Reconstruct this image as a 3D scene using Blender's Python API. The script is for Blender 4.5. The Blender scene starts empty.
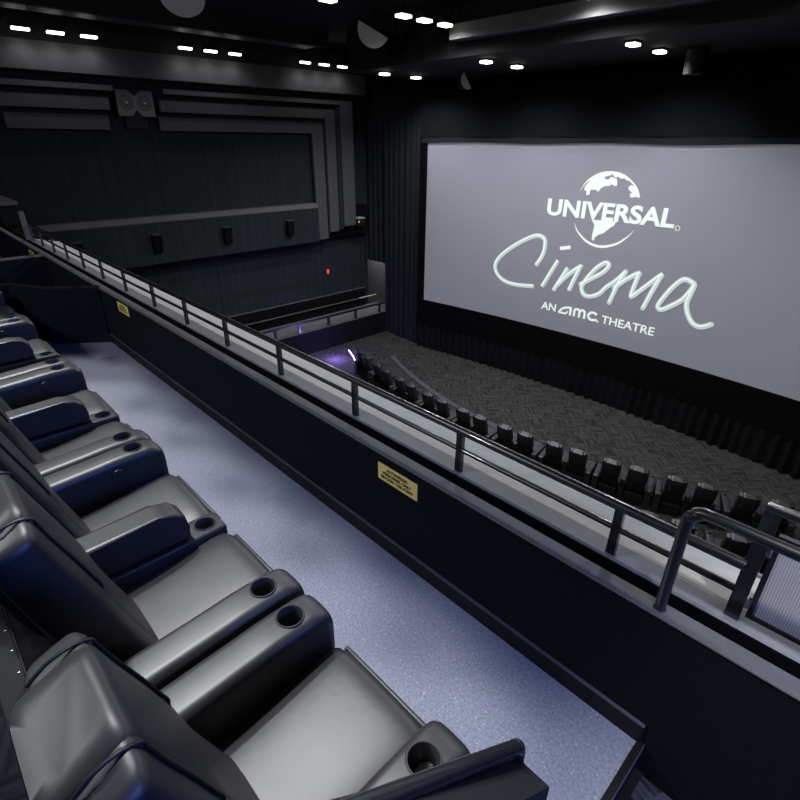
import bpy, bmesh, math, random
from mathutils import Vector, Matrix
random.seed(7)
PI = math.pi
sc = bpy.context.scene
COL = sc.collection

# ------------------------------------------------------------------ materials
def nt(m):
    m.use_nodes = True
    t = m.node_tree
    return t, t.nodes, t.links, t.nodes['Principled BSDF']

def mat(name, col, rough=.5, spec=.5, metal=0., noise=0., nscale=8., bump=0., bscale=60., coat=0.):
    m = bpy.data.materials.new(name)
    t, n, l, b = nt(m)
    b.inputs['Base Color'].default_value = (*col, 1)
    b.inputs['Roughness'].default_value = rough
    b.inputs['Specular IOR Level'].default_value = spec
    b.inputs['Metallic'].default_value = metal
    b.inputs['Coat Weight'].default_value = coat
    tc = n.new('ShaderNodeTexCoord')
    if noise:
        nz = n.new('ShaderNodeTexNoise'); nz.inputs['Scale'].default_value = nscale; nz.inputs['Detail'].default_value = 4
        l.new(tc.outputs['Object'], nz.inputs['Vector'])
        r = n.new('ShaderNodeValToRGB')
        r.color_ramp.elements[0].position = .3; r.color_ramp.elements[1].position = .7
        r.color_ramp.elements[0].color = tuple(c * (1 - noise) for c in col) + (1,)
        r.color_ramp.elements[1].color = tuple(c * (1 + noise) for c in col) + (1,)
        l.new(nz.outputs['Fac'], r.inputs['Fac']); l.new(r.outputs['Color'], b.inputs['Base Color'])
    if bump:
        nb = n.new('ShaderNodeTexNoise'); nb.inputs['Scale'].default_value = bscale; nb.inputs['Detail'].default_value = 3
        l.new(tc.outputs['Object'], nb.inputs['Vector'])
        bp = n.new('ShaderNodeBump'); bp.inputs['Strength'].default_value = bump; bp.inputs['Distance'].default_value = .01
        l.new(nb.outputs['Fac'], bp.inputs['Height']); l.new(bp.outputs['Normal'], b.inputs['Normal'])
    return m

def emit(name, col, s):
    m = bpy.data.materials.new(name)
    t, n, l, b = nt(m)
    b.inputs['Base Color'].default_value = (.02, .02, .02, 1)
    b.inputs['Emission Color'].default_value = (*col, 1)
    b.inputs['Emission Strength'].default_value = s
    return m

def ribbed(name, col, scale, rough=.8, axis='Y', amt=.35):
    m = bpy.data.materials.new(name)
    t, n, l, b = nt(m)
    b.inputs['Roughness'].default_value = rough; b.inputs['Specular IOR Level'].default_value = .2
    tc = n.new('ShaderNodeTexCoord')
    mp = n.new('ShaderNodeMapping')
    mp.inputs['Scale'].default_value = {'Y': (.15, scale, .03), 'X': (scale, .15, .03)}[axis]
    nz = n.new('ShaderNodeTexNoise'); nz.inputs['Scale'].default_value = 1; nz.inputs['Detail'].default_value = 3
    l.new(tc.outputs['Object'], mp.inputs['Vector']); l.new(mp.outputs['Vector'], nz.inputs['Vector'])
    r = n.new('ShaderNodeValToRGB')
    r.color_ramp.elements[0].position = .3; r.color_ramp.elements[1].position = .7
    r.color_ramp.elements[0].color = tuple(c * (1 - amt) for c in col) + (1,)
    r.color_ramp.elements[1].color = tuple(c * (1 + amt) for c in col) + (1,)
    l.new(nz.outputs['Fac'], r.inputs['Fac']); l.new(r.outputs['Color'], b.inputs['Base Color'])
    bp = n.new('ShaderNodeBump'); bp.inputs['Strength'].default_value = .3; bp.inputs['Distance'].default_value = .03
    l.new(nz.outputs['Fac'], bp.inputs['Height']); l.new(bp.outputs['Normal'], b.inputs['Normal'])
    return m

def speckle_floor():
    m = bpy.data.materials.new('speckled_floor')
    t, n, l, b = nt(m)
    b.inputs['Roughness'].default_value = .38; b.inputs['Specular IOR Level'].default_value = .45
    tc = n.new('ShaderNodeTexCoord')
    v = n.new('ShaderNodeTexVoronoi'); v.inputs['Scale'].default_value = 75
    l.new(tc.outputs['Object'], v.inputs['Vector'])
    r = n.new('ShaderNodeValToRGB')
    r.color_ramp.elements[0].position = .10; r.color_ramp.elements[1].position = .22
    r.color_ramp.elements[0].color = (1, 1, 1, 1); r.color_ramp.elements[1].color = (0, 0, 0, 1)
    l.new(v.outputs['Distance'], r.inputs['Fac'])
    nz = n.new('ShaderNodeTexNoise'); nz.inputs['Scale'].default_value = 90; nz.inputs['Detail'].default_value = 5
    l.new(tc.outputs['Object'], nz.inputs['Vector'])
    base = n.new('ShaderNodeValToRGB')
    base.color_ramp.elements[0].position = .3; base.color_ramp.elements[1].position = .7
    base.color_ramp.elements[0].color = (.17, .177, .225, 1); base.color_ramp.elements[1].color = (.30, .31, .37, 1)
    l.new(nz.outputs['Fac'], base.inputs['Fac'])
    # only some cells carry a bright chip
    r2 = n.new('ShaderNodeValToRGB'); r2.color_ramp.elements[0].position = .62; r2.color_ramp.elements[1].position = .68
    sep = n.new('ShaderNodeSeparateColor'); l.new(v.outputs['Color'], sep.inputs['Color']); l.new(sep.outputs['Red'], r2.inputs['Fac'])
    mul = n.new('ShaderNodeMath'); mul.operation = 'MULTIPLY'
    l.new(r.outputs['Color'], mul.inputs[0]); l.new(r2.outputs['Color'], mul.inputs[1])
    mx = n.new('ShaderNodeMix'); mx.data_type = 'RGBA'
    l.new(mul.outputs[0], mx.inputs['Factor']); l.new(base.outputs['Color'], mx.inputs['A'])
    mx.inputs['B'].default_value = (.62, .63, .7, 1)
    l.new(mx.outputs['Result'], b.inputs['Base Color'])
    return m

def herringbone_carpet(name, ca, cb, scale, rot=.785):
    m = bpy.data.materials.new(name)
    t, n, l, b = nt(m)
    b.inputs['Roughness'].default_value = .95; b.inputs['Specular IOR Level'].default_value = .1
    tc = n.new('ShaderNodeTexCoord')
    mp = n.new('ShaderNodeMapping'); mp.inputs['Rotation'].default_value = (0, 0, rot); mp.inputs['Scale'].default_value = (scale,) * 3
    l.new(tc.outputs['Object'], mp.inputs['Vector'])
    ck = n.new('ShaderNodeTexChecker'); ck.inputs['Scale'].default_value = 1
    ck.inputs['Color1'].default_value = (1, 1, 1, 1); ck.inputs['Color2'].default_value = (0, 0, 0, 1)
    l.new(mp.outputs['Vector'], ck.inputs['Vector'])
    res = []
    for sx, sy in ((9, .7), (.7, 9)):
        m2 = n.new('ShaderNodeMapping'); m2.inputs['Scale'].default_value = (sx, sy, 1)
        l.new(mp.outputs['Vector'], m2.inputs['Vector'])
        nz = n.new('ShaderNodeTexNoise'); nz.inputs['Scale'].default_value = 1; nz.inputs['Detail'].default_value = 3
        l.new(m2.outputs['Vector'], nz.inputs['Vector']); res.append(nz)
    mx = n.new('ShaderNodeMix'); mx.data_type = 'FLOAT'
    l.new(ck.outputs['Fac'], mx.inputs['Factor']); l.new(res[0].outputs['Fac'], mx.inputs['A']); l.new(res[1].outputs['Fac'], mx.inputs['B'])
    r = n.new('ShaderNodeValToRGB')
    r.color_ramp.elements[0].position = .38; r.color_ramp.elements[1].position = .62
    r.color_ramp.elements[0].color = (*ca, 1); r.color_ramp.elements[1].color = (*cb, 1)
    l.new(mx.outputs['Result'], r.inputs['Fac']); l.new(r.outputs['Color'], b.inputs['Base Color'])
    return m

def mesh_sheet():
    m = bpy.data.materials.new('perforated_steel')
    t, n, l, b = nt(m)
    b.inputs['Roughness'].default_value = .45; b.inputs['Metallic'].default_value = .3
    tc = n.new('ShaderNodeTexCoord')
    mp = n.new('ShaderNodeMapping'); mp.inputs['Rotation'].default_value = (0, .785, 0); mp.inputs['Scale'].default_value = (190, 190, 190)
    l.new(tc.outputs['Object'], mp.inputs['Vector'])
    v = n.new('ShaderNodeTexChecker'); v.inputs['Scale'].default_value = 1
    v.inputs['Color1'].default_value = (.8, .8, .86, 1); v.inputs['Color2'].default_value = (.42, .42, .48, 1)
    l.new(mp.outputs['Vector'], v.inputs['Vector'])
    l.new(v.outputs['Color'], b.inputs['Base Color'])
    return m

M = dict(
    leather=mat('black_leather', (.0165, .017, .020), .47, .62, noise=.2, nscale=7, bump=.045, bscale=30),
    leather_seam=mat('leather_piping', (.008, .008, .009), .5, .4),
    base=mat('black_base', (.008, .008, .009), .6, .3),
    cup=mat('cup_plastic', (.006, .006, .008), .18, .5),
    ring=mat('cup_rim', (.035, .036, .04), .25, .6),
    floor=speckle_floor(),
    carpet_wall=mat('wall_carpet_black', (.0075, .0085, .0125), .95, .12, noise=.3, nscale=150, bump=.2, bscale=300),
    base_vinyl=mat('vinyl_base', (.006, .0065, .0085), .55, .25),
    bead=mat('metal_edge', (.16, .17, .2), .35, .5, metal=.5),
    cap=mat('grey_cap', (.135, .135, .135), .6, .3, noise=.06, nscale=30),
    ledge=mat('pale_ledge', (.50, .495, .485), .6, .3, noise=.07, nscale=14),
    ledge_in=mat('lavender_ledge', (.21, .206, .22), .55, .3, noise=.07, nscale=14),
    metal=mat('black_metal', (.009, .0095, .012), .36, .9, coat=.6),
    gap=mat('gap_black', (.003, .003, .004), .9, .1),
    panel=ribbed('wall_fabric', (.0135, .0172, .020), 7, amt=.25),
    frame=mat('frame_grey', (.060, .061, .065), .75, .25, noise=.12, nscale=6),
    cornice=mat('cornice_grey', (.08, .08, .083), .7, .25, noise=.1, nscale=3),
    ceil=mat('ceiling_black', (.016, .016, .018), .8, .2),
    beam=mat('ceiling_beam_grey', (.06, .06, .062), .48, .5, noise=.08, nscale=4),
    bulkhead=mat('bulkhead_grey', (.12, .12, .123), .6, .3, noise=.08, nscale=4),
    kerb=mat('kerb_grey', (.06, .06, .072), .6, .3, noise=.1, nscale=5),
    curtain=mat('black_velour', (.020, .0235, .028), .85, .2, noise=.2, nscale=9),
    valance=mat('black_drape', (.009, .010, .012), .9, .15, noise=.3, nscale=12),
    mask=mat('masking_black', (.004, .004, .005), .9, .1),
    carpet=herringbone_carpet('aisle_carpet', (.016, .0158, .0155), (.052, .051, .050), 2.2),
    carpet_blue=herringbone_carpet('stair_carpet', (.010, .011, .016), (.055, .057, .078), 5, .35),
    yellow=mat('sign_yellow', (.95, .76, .24), .45, .4),
    ink=mat('sign_ink', (.02, .018, .012), .6, .3),
    screen=emit('projected_grey', (.50, .50, .58), .13),
    logo=emit('projected_white', (.84, .95, .88), .78),
    script=emit('projected_pale', (.58, .70, .70), .66),
    lens=emit('lamp_glow', (1, .98, .88), 4.5),
    speaker=mat('speaker_grille', (.5, .5, .51), .7, .3, noise=.1, nscale=60, bump=.2, bscale=150),
    spk_face=mat('speaker_face', (.13, .13, .13), .7, .3, noise=.1, nscale=40),
    nosing=mat('nosing_black', (.006, .0065, .008), .7, .2),
    tier=herringbone_carpet('tier_carpet', (.004, .0045, .006), (.014, .015, .020), 5, .35),
    spk_horn=mat('speaker_horn', (.075, .075, .075), .6, .3),
    sheet=mesh_sheet(),
    chrome=mat('steel', (.3, .32, .38), .25, .5, metal=.9),
    purple=emit('purple_led', (.55, .35, 1), 9),
    red=emit('red_lamp', (1, .08, .06), .9),
    grey=mat('alcove_grey', (.16, .16, .165), .8, .2),
    rail_shine=mat('rail_highlight', (.5, .47, .32), .4, .5),
    white=mat('white_box', (.3, .31, .32), .6, .3),
    step=mat('end_wall_black', (.013, .0135, .016), .5, .35),
)
SS = M['screen'].node_tree.nodes['Principled BSDF']
SS.inputs['Base Color'].default_value = (.32, .32, .375, 1); SS.inputs['Roughness'].default_value = .8
SS.inputs['Specular IOR Level'].default_value = .1
for k in ('logo', 'script'):
    q = M[k].node_tree.nodes['Principled BSDF']; q.inputs['Roughness'].default_value = .9; q.inputs['Base Color'].default_value = (.2, .2, .2, 1)

# ------------------------------------------------------------------ helpers
def obj(name, bm, m, parent=None, smooth=False, ang=40):
    me = bpy.data.meshes.new(name)
    bmesh.ops.recalc_face_normals(bm, faces=bm.faces)
    bm.to_mesh(me); bm.free()
    if m is not None: me.materials.append(m)
    if smooth:
        for p in me.polygons: p.use_smooth = True
        me.set_sharp_from_angle(angle=math.radians(ang))
    o = bpy.data.objects.new(name, me)
    COL.objects.link(o)
    if parent is not None: o.parent = parent
    return o

def thing(name, label, cat, loc=(0, 0, 0), rz=0, group=None):
    o = bpy.data.objects.new(name, None); COL.objects.link(o)
    o.empty_display_size = .1
    o.location = loc; o.rotation_euler = (0, 0, rz)
    o['label'] = label; o['category'] = cat
    if group: o['group'] = group
    return o

def weighted(o):
    md = o.modifiers.new('weighted', 'WEIGHTED_NORMAL'); md.keep_sharp = True; md.weight = 80
    return o

def tag(o, label, cat, group=None):
    o['label'] = label; o['category'] = cat
    if group: o['group'] = group
    return o

def struct(name, bm, m, smooth=False, ang=40):
    o = obj(name, bm, m, None, smooth, ang); o['kind'] = 'structure'
    return o

def box(bm, x0, x1, y0, y1, z0, z1, bev=0., seg=2):
    vs = [bm.verts.new(p) for p in ((x0, y0, z0), (x1, y0, z0), (x1, y1, z0), (x0, y1, z0), (x0, y0, z1), (x1, y0, z1), (x1, y1, z1), (x0, y1, z1))]
    fs = [bm.faces.new([vs[i] for i in q]) for q in ((3, 2, 1, 0), (4, 5, 6, 7), (0, 1, 5, 4), (1, 2, 6, 5), (2, 3, 7, 6), (3, 0, 4, 7))]
    if bev:
        es = list({e for f in fs for e in f.edges})
        bmesh.ops.bevel(bm, geom=es, offset=bev, segments=seg, profile=.5, affect='EDGES')
    return bm

def B(*a, **k):
    return box(bmesh.new(), *a, **k)

def prism(bm, poly, axis, a, b, bev=0., seg=3):
    """poly: 2D outline; axis X: (y,z), Y: (x,z), Z: (x,y)"""
    f = {'X': lambda p, t: (t, p[0], p[1]), 'Y': lambda p, t: (p[0], t, p[1]), 'Z': lambda p, t: (p[0], p[1], t)}[axis]
    v0 = [bm.verts.new(f(p, a)) for p in poly]; v1 = [bm.verts.new(f(p, b)) for p in poly]
    f0 = bm.faces.new(v0); f1 = bm.faces.new(v1[::-1])
    n = len(poly)
    for i in range(n): bm.faces.new((v0[i], v1[i], v1[(i + 1) % n], v0[(i + 1) % n]))
    if bev:
        es = list(set(f0.edges) | set(f1.edges))
        bmesh.ops.bevel(bm, geom=es, offset=bev, segments=seg, profile=.5, affect='EDGES')
    return bm

def tube(bm, pts, r, n=12, closed=False, rs=None):
    pts = [Vector(p) for p in pts]
    rings = []
    N = len(pts)
    up = Vector((0, 0, 1))
    prev = None
    for i, p in enumerate(pts):
        if closed: d = pts[(i + 1) % N] - pts[i - 1]
        elif i == 0: d = pts[1] - pts[0]
        elif i == N - 1: d = pts[-1] - pts[-2]
        else: d = (pts[i + 1] - p).normalized() + (p - pts[i - 1]).normalized()
        d.normalize()
        if prev is None:
            a = d.cross(up)
            if a.length < 1e-3: a = d.cross(Vector((0, 1, 0)))
            a.normalize()
        else:
            a = prev - d * prev.dot(d); a.normalize()
        prev = a
        c = d.cross(a)
        rr = rs[i] if rs else r
        rings.append([bm.verts.new(p + (a * math.cos(2 * PI * k / n) + c * math.sin(2 * PI * k / n)) * rr) for k in range(n)])
    for i in range(N if closed else N - 1):
        A, C = rings[i], rings[(i + 1) % N]
        for k in range(n): bm.faces.new((A[k], A[(k + 1) % n], C[(k + 1) % n], C[k]))
    if not closed:
        bm.faces.new(rings[0][::-1]); bm.faces.new(rings[-1])
    return bm

def T(pts, r, n=12, **k):
    return tube(bmesh.new(), pts, r, n, **k)

def arc_pts(c, r, a0, a1, n, plane='XZ'):
    out = []
    for i in range(n + 1):
        a = a0 + (a1 - a0) * i / n
        u, v = r * math.cos(a), r * math.sin(a)
        out.append((c[0] + u, c[1], c[2] + v) if plane == 'XZ' else (c[0] + u, c[1] + v, c[2]) if plane == 'XY' else (c[0], c[1] + u, c[2] + v))
    return out

def loft(bm, rings, cap0=True, cap1=True):
    R = [[bm.verts.new(p) for p in ring] for ring in rings]
    n = len(R[0])
    for i in range(len(R) - 1):
        for k in range(n): bm.faces.new((R[i][k], R[i][(k + 1) % n], R[i + 1][(k + 1) % n], R[i + 1][k]))
    if cap0: bm.faces.new(R[0][::-1])
    if cap1: bm.faces.new(R[-1])
    return bm

def sheet(bm, grid):
    V = [[bm.verts.new(p) for p in row] for row in grid]
    for i in range(len(V) - 1):
        for j in range(len(V[0]) - 1):
            bm.faces.new((V[i][j], V[i][j + 1], V[i + 1][j + 1], V[i + 1][j]))
    return bm

def dup(root, loc, rz, label, group):
    r = root.copy(); COL.objects.link(r); r.location = loc; r.rotation_euler = (0, 0, rz)
    r['label'] = label; r['group'] = group
    for ch in root.children:
        c = ch.copy(); COL.objects.link(c); c.parent = r
        for g in ch.children:
            d = g.copy(); COL.objects.link(d); d.parent = c
    return r

def smoothpath(pts, sub=6):
    P = [Vector(p) for p in pts]; out = []
    for i in range(len(P) - 1):
        p0 = P[max(i - 1, 0)]; p1 = P[i]; p2 = P[i + 1]; p3 = P[min(i + 2, len(P) - 1)]
        for k in range(sub):
            t = k / sub
            out.append(.5 * ((2 * p1) + (p2 - p0) * t + (2 * p0 - 5 * p1 + 4 * p2 - p3) * t * t + (3 * p1 - p0 - 3 * p2 + p3) * t ** 3))
    out.append(P[-1])
    return out

def text_bm(s, size, bold=0., extr=0., align='LEFT', spacing=1., line=1.):
    cu = bpy.data.curves.new('tmp_text', 'FONT')
    cu.body = s; cu.size = size; cu.offset = bold; cu.extrude = extr; cu.align_x = align
    cu.space_character = spacing; cu.space_line = line
    o = bpy.data.objects.new('tmp_text', cu); COL.objects.link(o)
    bpy.context.view_layer.update()
    me = bpy.data.meshes.new_from_object(o.evaluated_get(bpy.context.evaluated_depsgraph_get()))
    bpy.data.objects.remove(o); bpy.data.curves.remove(cu)
    bm = bmesh.new(); bm.from_mesh(me); bpy.data.meshes.remove(me)
    return bm

def bounds(bm):
    xs = [v.co.x for v in bm.verts]; ys = [v.co.y for v in bm.verts]
    return min(xs), max(xs), min(ys), max(ys)

def cut_hole(bm, cx, cy, ztop, r, depth):
    """cylindrical pocket cut in the top of a closed mesh"""
    me = bpy.data.meshes.new('tmp_a'); bmesh.ops.recalc_face_normals(bm, faces=bm.faces); bm.to_mesh(me); bm.free()
    a = bpy.data.objects.new('tmp_a', me); COL.objects.link(a)
    cb = bmesh.new()
    bmesh.ops.create_cone(cb, cap_ends=True, segments=32, radius1=r, radius2=r, depth=depth + .1, matrix=Matrix.Translation((cx, cy, ztop - depth + (depth + .1) / 2)))
    me2 = bpy.data.meshes.new('tmp_b'); cb.to_mesh(me2); cb.free()
    b = bpy.data.objects.new('tmp_b', me2); COL.objects.link(b)
    md = a.modifiers.new('cut', 'BOOLEAN'); md.operation = 'DIFFERENCE'; md.object = b; md.solver = 'EXACT'
    bpy.context.view_layer.update()
    em = bpy.data.meshes.new_from_object(a.evaluated_get(bpy.context.evaluated_depsgraph_get()))
    out = bmesh.new(); out.from_mesh(em)
    for o in (a, b): bpy.data.objects.remove(o)
    for x in (me, me2, em): bpy.data.meshes.remove(x)
    return out

# ------------------------------------------------------------------ recliner
def spine(t):
    """front line of the backrest, t 0 bottom .. 1 top, (y, z, thickness)"""
    K = [(.300, .36, .15), (.262, .45, .16), (.205, .62, .165), (.150, .80, .16), (.105, .94, .15), (.066, 1.05, .135), (.046, 1.115, .115)]
    f = t * (len(K) - 1); i = min(int(f), len(K) - 2); u = f - i
    return tuple(a + (b - a) * u for a, b in zip(K[i], K[i + 1]))

def superring(y, z, ny, nz, hw, th, e=5, n=32, off=0., cx=0.):
    """cross-section: x half width hw, depth th behind the front line; n* is the front normal"""
    out = []
    for k in range(n):
        a = 2 * PI * k / n
        c, s = math.cos(a), math.sin(a)
        X = hw * math.copysign(abs(c) ** (2 / e), c)
        D = th / 2 * math.copysign(abs(s) ** (2 / e), s) - th / 2 + off
        out.append((cx + X, y + ny * D, z + nz * D))
    return out

def back_bm(w):
    bm = bmesh.new(); rings = []
    N = 40
    for i in range(N + 1):
        t = i / N
        y, z, th = spine(t)
        q_ = max(0, min(1, (t - .38) / .16)); q_ = q_ * q_ * (3 - 2 * q_)
        hw = (w / 2 - .006) * (1 - .07 * t * t) * (.91 + .09 * q_)
        rings.append(superring(y, z, .94, .34, hw, th + .025 * q_, off=.010 * q_))
    y, z, th = spine(1)
    for d, s in ((.014, .965), (.024, .88), (.028, .6)):
        rings.append([(p[0] * s, (p[1] - (y - .05)) * s + (y - .05) - d * .34, p[2] + d + (1 - s) * .02 * 0) for p in rings[N]])
    # level the cap rings
    return loft(bm, rings)

def pad_bm(w):
    bm = bmesh.new(); rings = []
    N = 36
    hw = w * .315
    for i in range(N + 1):
        t = .12 + .88 * i / N
        y, z, th = spine(t)
        qq = max(0, min(1, (t - .38) / .16)); qq = qq * qq * (3 - 2 * qq)
        o = (.006 + .0105 * qq) * math.sin(min(1, (t - .10) / .25) * PI / 2)
        rings.append(superring(y, z, .94, .34, hw * (1 - .05 * t), th + o * 2 + .034 * qq, e=6, off=o))
    y, z, th = spine(1)
    for d, s in ((.022, .97), (.034, .90), (.039, .62)):
        rings.append([(p[0] * s, (p[1] - (y - .05)) * s + (y - .05) - d * .34, p[2] + d) for p in rings[N]])
    return loft(bm, rings)

def piping_bm(w, s):
    pts = []
    for i in range(15):
        t = .49 + .51 * i / 14
        y, z, th = spine(t)
        pts.append((s * w * .32 * (1 - .05 * t), y + .008, z + .004) if t < .48 else (s * w * .32 * (1 - .05 * t), y + (.010 if t > .52 else -.004), z + .007))
    y, z, th = spine(1)
    pts += [(s * w * .303, y + .006, z + .020), (s * w * .300, y - .025, z + .031), (s * w * .300, y - .075, z + .020), (s * w * .303, y - .115, z - .010)]
    return T(smoothpath(pts, 2), .0042, 8)

def seat_bm(w):
    prof = [(.20, .425), (.28, .432), (.36, .440), (.45, .452), (.54, .464), (.61, .473), (.665, .478), (.700, .474), (.722, .460), (.732, .440), (.734, .40), (.730, .34)]
    prof = [tuple(p)[:2] for p in smoothpath([(a, b, 0) for a, b in prof], 2)]
    top = []
    nx = 14
    for (y, z) in prof:
        row = []
        for j in range(nx + 1):
            u = -1 + 2 * j / nx
            edge = 1 - abs(u) ** 5
            row.append((u * w / 2, y - .006 * (1 - edge), z - .018 * (1 - edge) + .006 * math.cos(u * PI / 2)))
        top.append(row)
    bm = bmesh.new()
    sheet(bm, top)
    bmesh.ops.recalc_face_normals(bm, faces=bm.faces)
    ext = [e for e in bm.edges if e.is_boundary]
    r = bmesh.ops.extrude_edge_only(bm, edges=ext)
    vs = [v for v in r['geom'] if isinstance(v, bmesh.types.BMVert)]
    for v in vs: v.co.z = .32; v.co.y = min(v.co.y, .71)
    bmesh.ops.contextual_create(bm, geom=[e for e in bm.edges if e.is_boundary])
    return bm

def arm_height(y):
    h = .598 + .03 * max(0, min(1, (y + .03) / .5))
    if y < -.03: h -= (-.03 - y) * .9
    u = max(0, min(1, (y - .40) / .15)); h += .004 * u * u * (3 - 2 * u)
    if y > .63:
        t = (y - .63) / .085; h -= .055 * (1 - math.sqrt(max(0, 1 - t * t)))
    return h
def arm_bm(x0, x1):
    ys = [-.05, -.042, -.03] + [-.03 + .66 * i / 22 for i in range(1, 23)] + [.63 + .085 * math.sin(PI / 2 * i / 9) for i in range(1, 10)]
    r = .036
    rings = []
    for k, y in enumerate(ys):
        e = 0
        if y > .69: e = .012 * ((y - .69) / .025) ** 2
        if y < -.03: e = .008 * ((-.03 - y) / .02) ** 2
        a, b, h = x0 + e, x1 - e, arm_height(y)
        ring = [(b, y, .02), (b, y, .2), (b, y, .4), (b, y, h - r - .01)]
        ring += [(b - r + r * math.cos(t), y, h - r + r * math.sin(t)) for t in [PI / 2 * i / 7 for i in range(8)]]
        c = (a + b) / 2
        ring += [(b - r + (a - b + 2 * r) * i / 4, y, h + .0015 * math.sin(PI * i / 4)) for i in range(1, 4)]
        ring += [(a + r - r * math.sin(t), y, h - r + r * math.cos(t)) for t in [PI / 2 * i / 7 for i in range(8)]]
        ring += [(a, y, h - r - .01), (a, y, .4), (a, y, .2), (a, y, .02)]
        rings.append(ring)
    return cut_hole(loft(bmesh.new(), rings), (x0 + x1) / 2, .587, .631, .043, .085)

def cup_bm(cx, cy, z, r, depth):
    bm = bmesh.new()
    prof = [(r * .2, z - depth + .003), (r * .93, z - depth + .003), (r * .97, z - depth + .012), (r * .97, z + .001), (r * 1.0, z + .004), (r * 1.10, z + .004), (r * 1.17, z - .001), (r * 1.17, z - .012)]
    n = 32
    rings = [[(cx + a * math.cos(2 * PI * k / n), cy + a * math.sin(2 * PI * k / n), h) for k in range(n)] for a, h in prof]
    return loft(bm, rings, True, False)

AW = .148
def arm(parent, x0, x1, button=0):
    a = obj('armrest', arm_bm(x0, x1), M['leather'], parent, True, 50)
    obj('cup_holder', cup_bm((x0 + x1) / 2, .587, .632, .043, .08), M['ring'], a, True, 35)
    bm = bmesh.new()
    bmesh.ops.create_cone(bm, cap_ends=True, segments=24, radius1=.040, radius2=.040, depth=.004, matrix=Matrix.Translation(((x0 + x1) / 2, .587, .556)))
    obj('cup_floor', bm, M['cup'], a)
    if button:
        bm = bmesh.new()
        xs = x1 if button > 0 else x0
        bmesh.ops.create_cone(bm, cap_ends=True, segments=24, radius1=.031, radius2=.026, depth=.012, matrix=Matrix.Translation((xs + .004 * button, .475, .555)) @ Matrix.Rotation(PI / 2 * button, 4, 'Y'))
        obj('power_button', bm, M['leather'], a, True, 40)
    return a

def recliner(w, left, right, button, label, group, name='recliner'):
    """origin on the floor under the middle of the seat, facing +y"""
    t = thing(name, label, 'recliner', group=group)
    obj('seat_cushion', seat_bm(w - .006), M['leather'], t, True, 45)
    obj('footrest', B(-w / 2 + .004, w / 2 - .004, .738, .757, .07, .425, bev=.008, seg=3), M['leather'], t, True, 45)
    bk = obj('backrest', back_bm(w), M['leather'], t, True, 60)
    obj('head_pad', pad_bm(w), M['leather'], bk, True, 60)
    for s in (-1, 1): obj('piping', piping_bm(w, s), M['leather_seam'], bk, True)
    obj('base', B(-w / 2 + .03, w / 2 - .03, .02, .70, .0, .30), M['base'], t)
    if left == 'cup': arm(t, -w / 2 - AW - .004, -w / 2 - .004, 1 if button else 0)
    if right == 'cup': arm(t, w / 2 + .004, w / 2 + AW + .004)
    if right == 'console':
        x0, x1 = w / 2 + .004, w / 2 + .146
        bm = B(x0, x1, .10, .724, .02, .488, bev=.014, seg=3)
        bm = cut_hole(bm, (x0 + x1) / 2, .650, .488, .043, .085)
        c = obj('console', bm, M['leather'], t, True, 50)
        obj('cup_holder', cup_bm((x0 + x1) / 2, .650, .488, .043, .08), M['ring'], c, True, 35)
        poly = [(.05, .496), (.05, .64), (.10, .655), (.45, .662), (.525, .652), (.56, .615), (.568, .56), (.568, .496)]
        weighted(obj('lift_armrest', prism(bmesh.new(), poly, 'X', x0 + .010, x1 - .010, bev=.018, seg=4), M['leather'], t, True, 50))
    return t

G1 = 'black leather recliners along the balcony row'
near = recliner(.462, 'cup', 'cup', False, 'nearest black leather recliner with two cup holder arms, beside the sloping black handrail', G1)
near.location = (-.821, 0, 0)
WP = .493
SPOT = ['second', 'third', 'fourth', 'fifth', 'sixth', 'seventh', 'eighth', 'ninth', 'tenth']
protoR = protoL = None
for k in range(4):
    pc = -1.949 - 1.443 * k
    lr = '%s black recliner along the balcony row counting from the camera, cup holder arm nearer' % SPOT[2 * k]
    ll = '%s black recliner along the balcony row counting from the camera, lift armrest nearer' % SPOT[2 * k + 1]
    if k == 0:
        protoR = recliner(WP, None, 'cup', False, lr, G1); protoR.location = (pc + .3215, 0, 0)
        protoL = recliner(WP, 'cup', 'console', True, ll, G1); protoL.location = (pc - .3215, 0, 0)
    else:
        dup(protoR, (pc + .3215, 0, 0), 0, lr, G1)
        dup(protoL, (pc - .3215, 0, 0), 0, ll, G1)

# stalls: the curved front row below, and the few seats seen of the row behind it
ZS = -6.29
G2 = 'recliners in the curved front row below'
cents = [-1.08]
while len(cents) < 10:
    cents.append(cents[-1] - 1.50 * math.cos(math.atan(.054 * (cents[-1] - .7 + 8.9))))
q = 0
names = ['rightmost', 'second from right', 'third from right', 'fourth from right', 'fifth from right', 'sixth from right', 'seventh from right', 'eighth from right', 'ninth from right', 'tenth from right',
         'eleventh from right', 'twelfth from right', 'thirteenth from right', 'fourteenth from right', 'fifteenth from right', 'sixteenth from right', 'seventeenth from right', 'eighteenth from right', 'nineteenth from right', 'twentieth from right', 'twenty first from right', 'twenty second from right']
def stall(xc, base, z, group, row, lab):
    y = base + .027 * (xc + 8.9) ** 2
    a = math.atan(.054 * (xc + 8.9))
    ca, sa = math.cos(a), math.sin(a)
    for proto, s in ((protoR, 1), (protoL, -1)):
        dup(proto, (xc + s * .3215 * ca, y + s * .3215 * sa, z), a, lab(), group)
it = iter(names)
for xc in cents:
    stall(xc, 11.0, ZS, G2, 1, lambda: 'black recliner in the curved front row below the screen, %s' % next(it))
G3 = 'recliners in the second row below'
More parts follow.
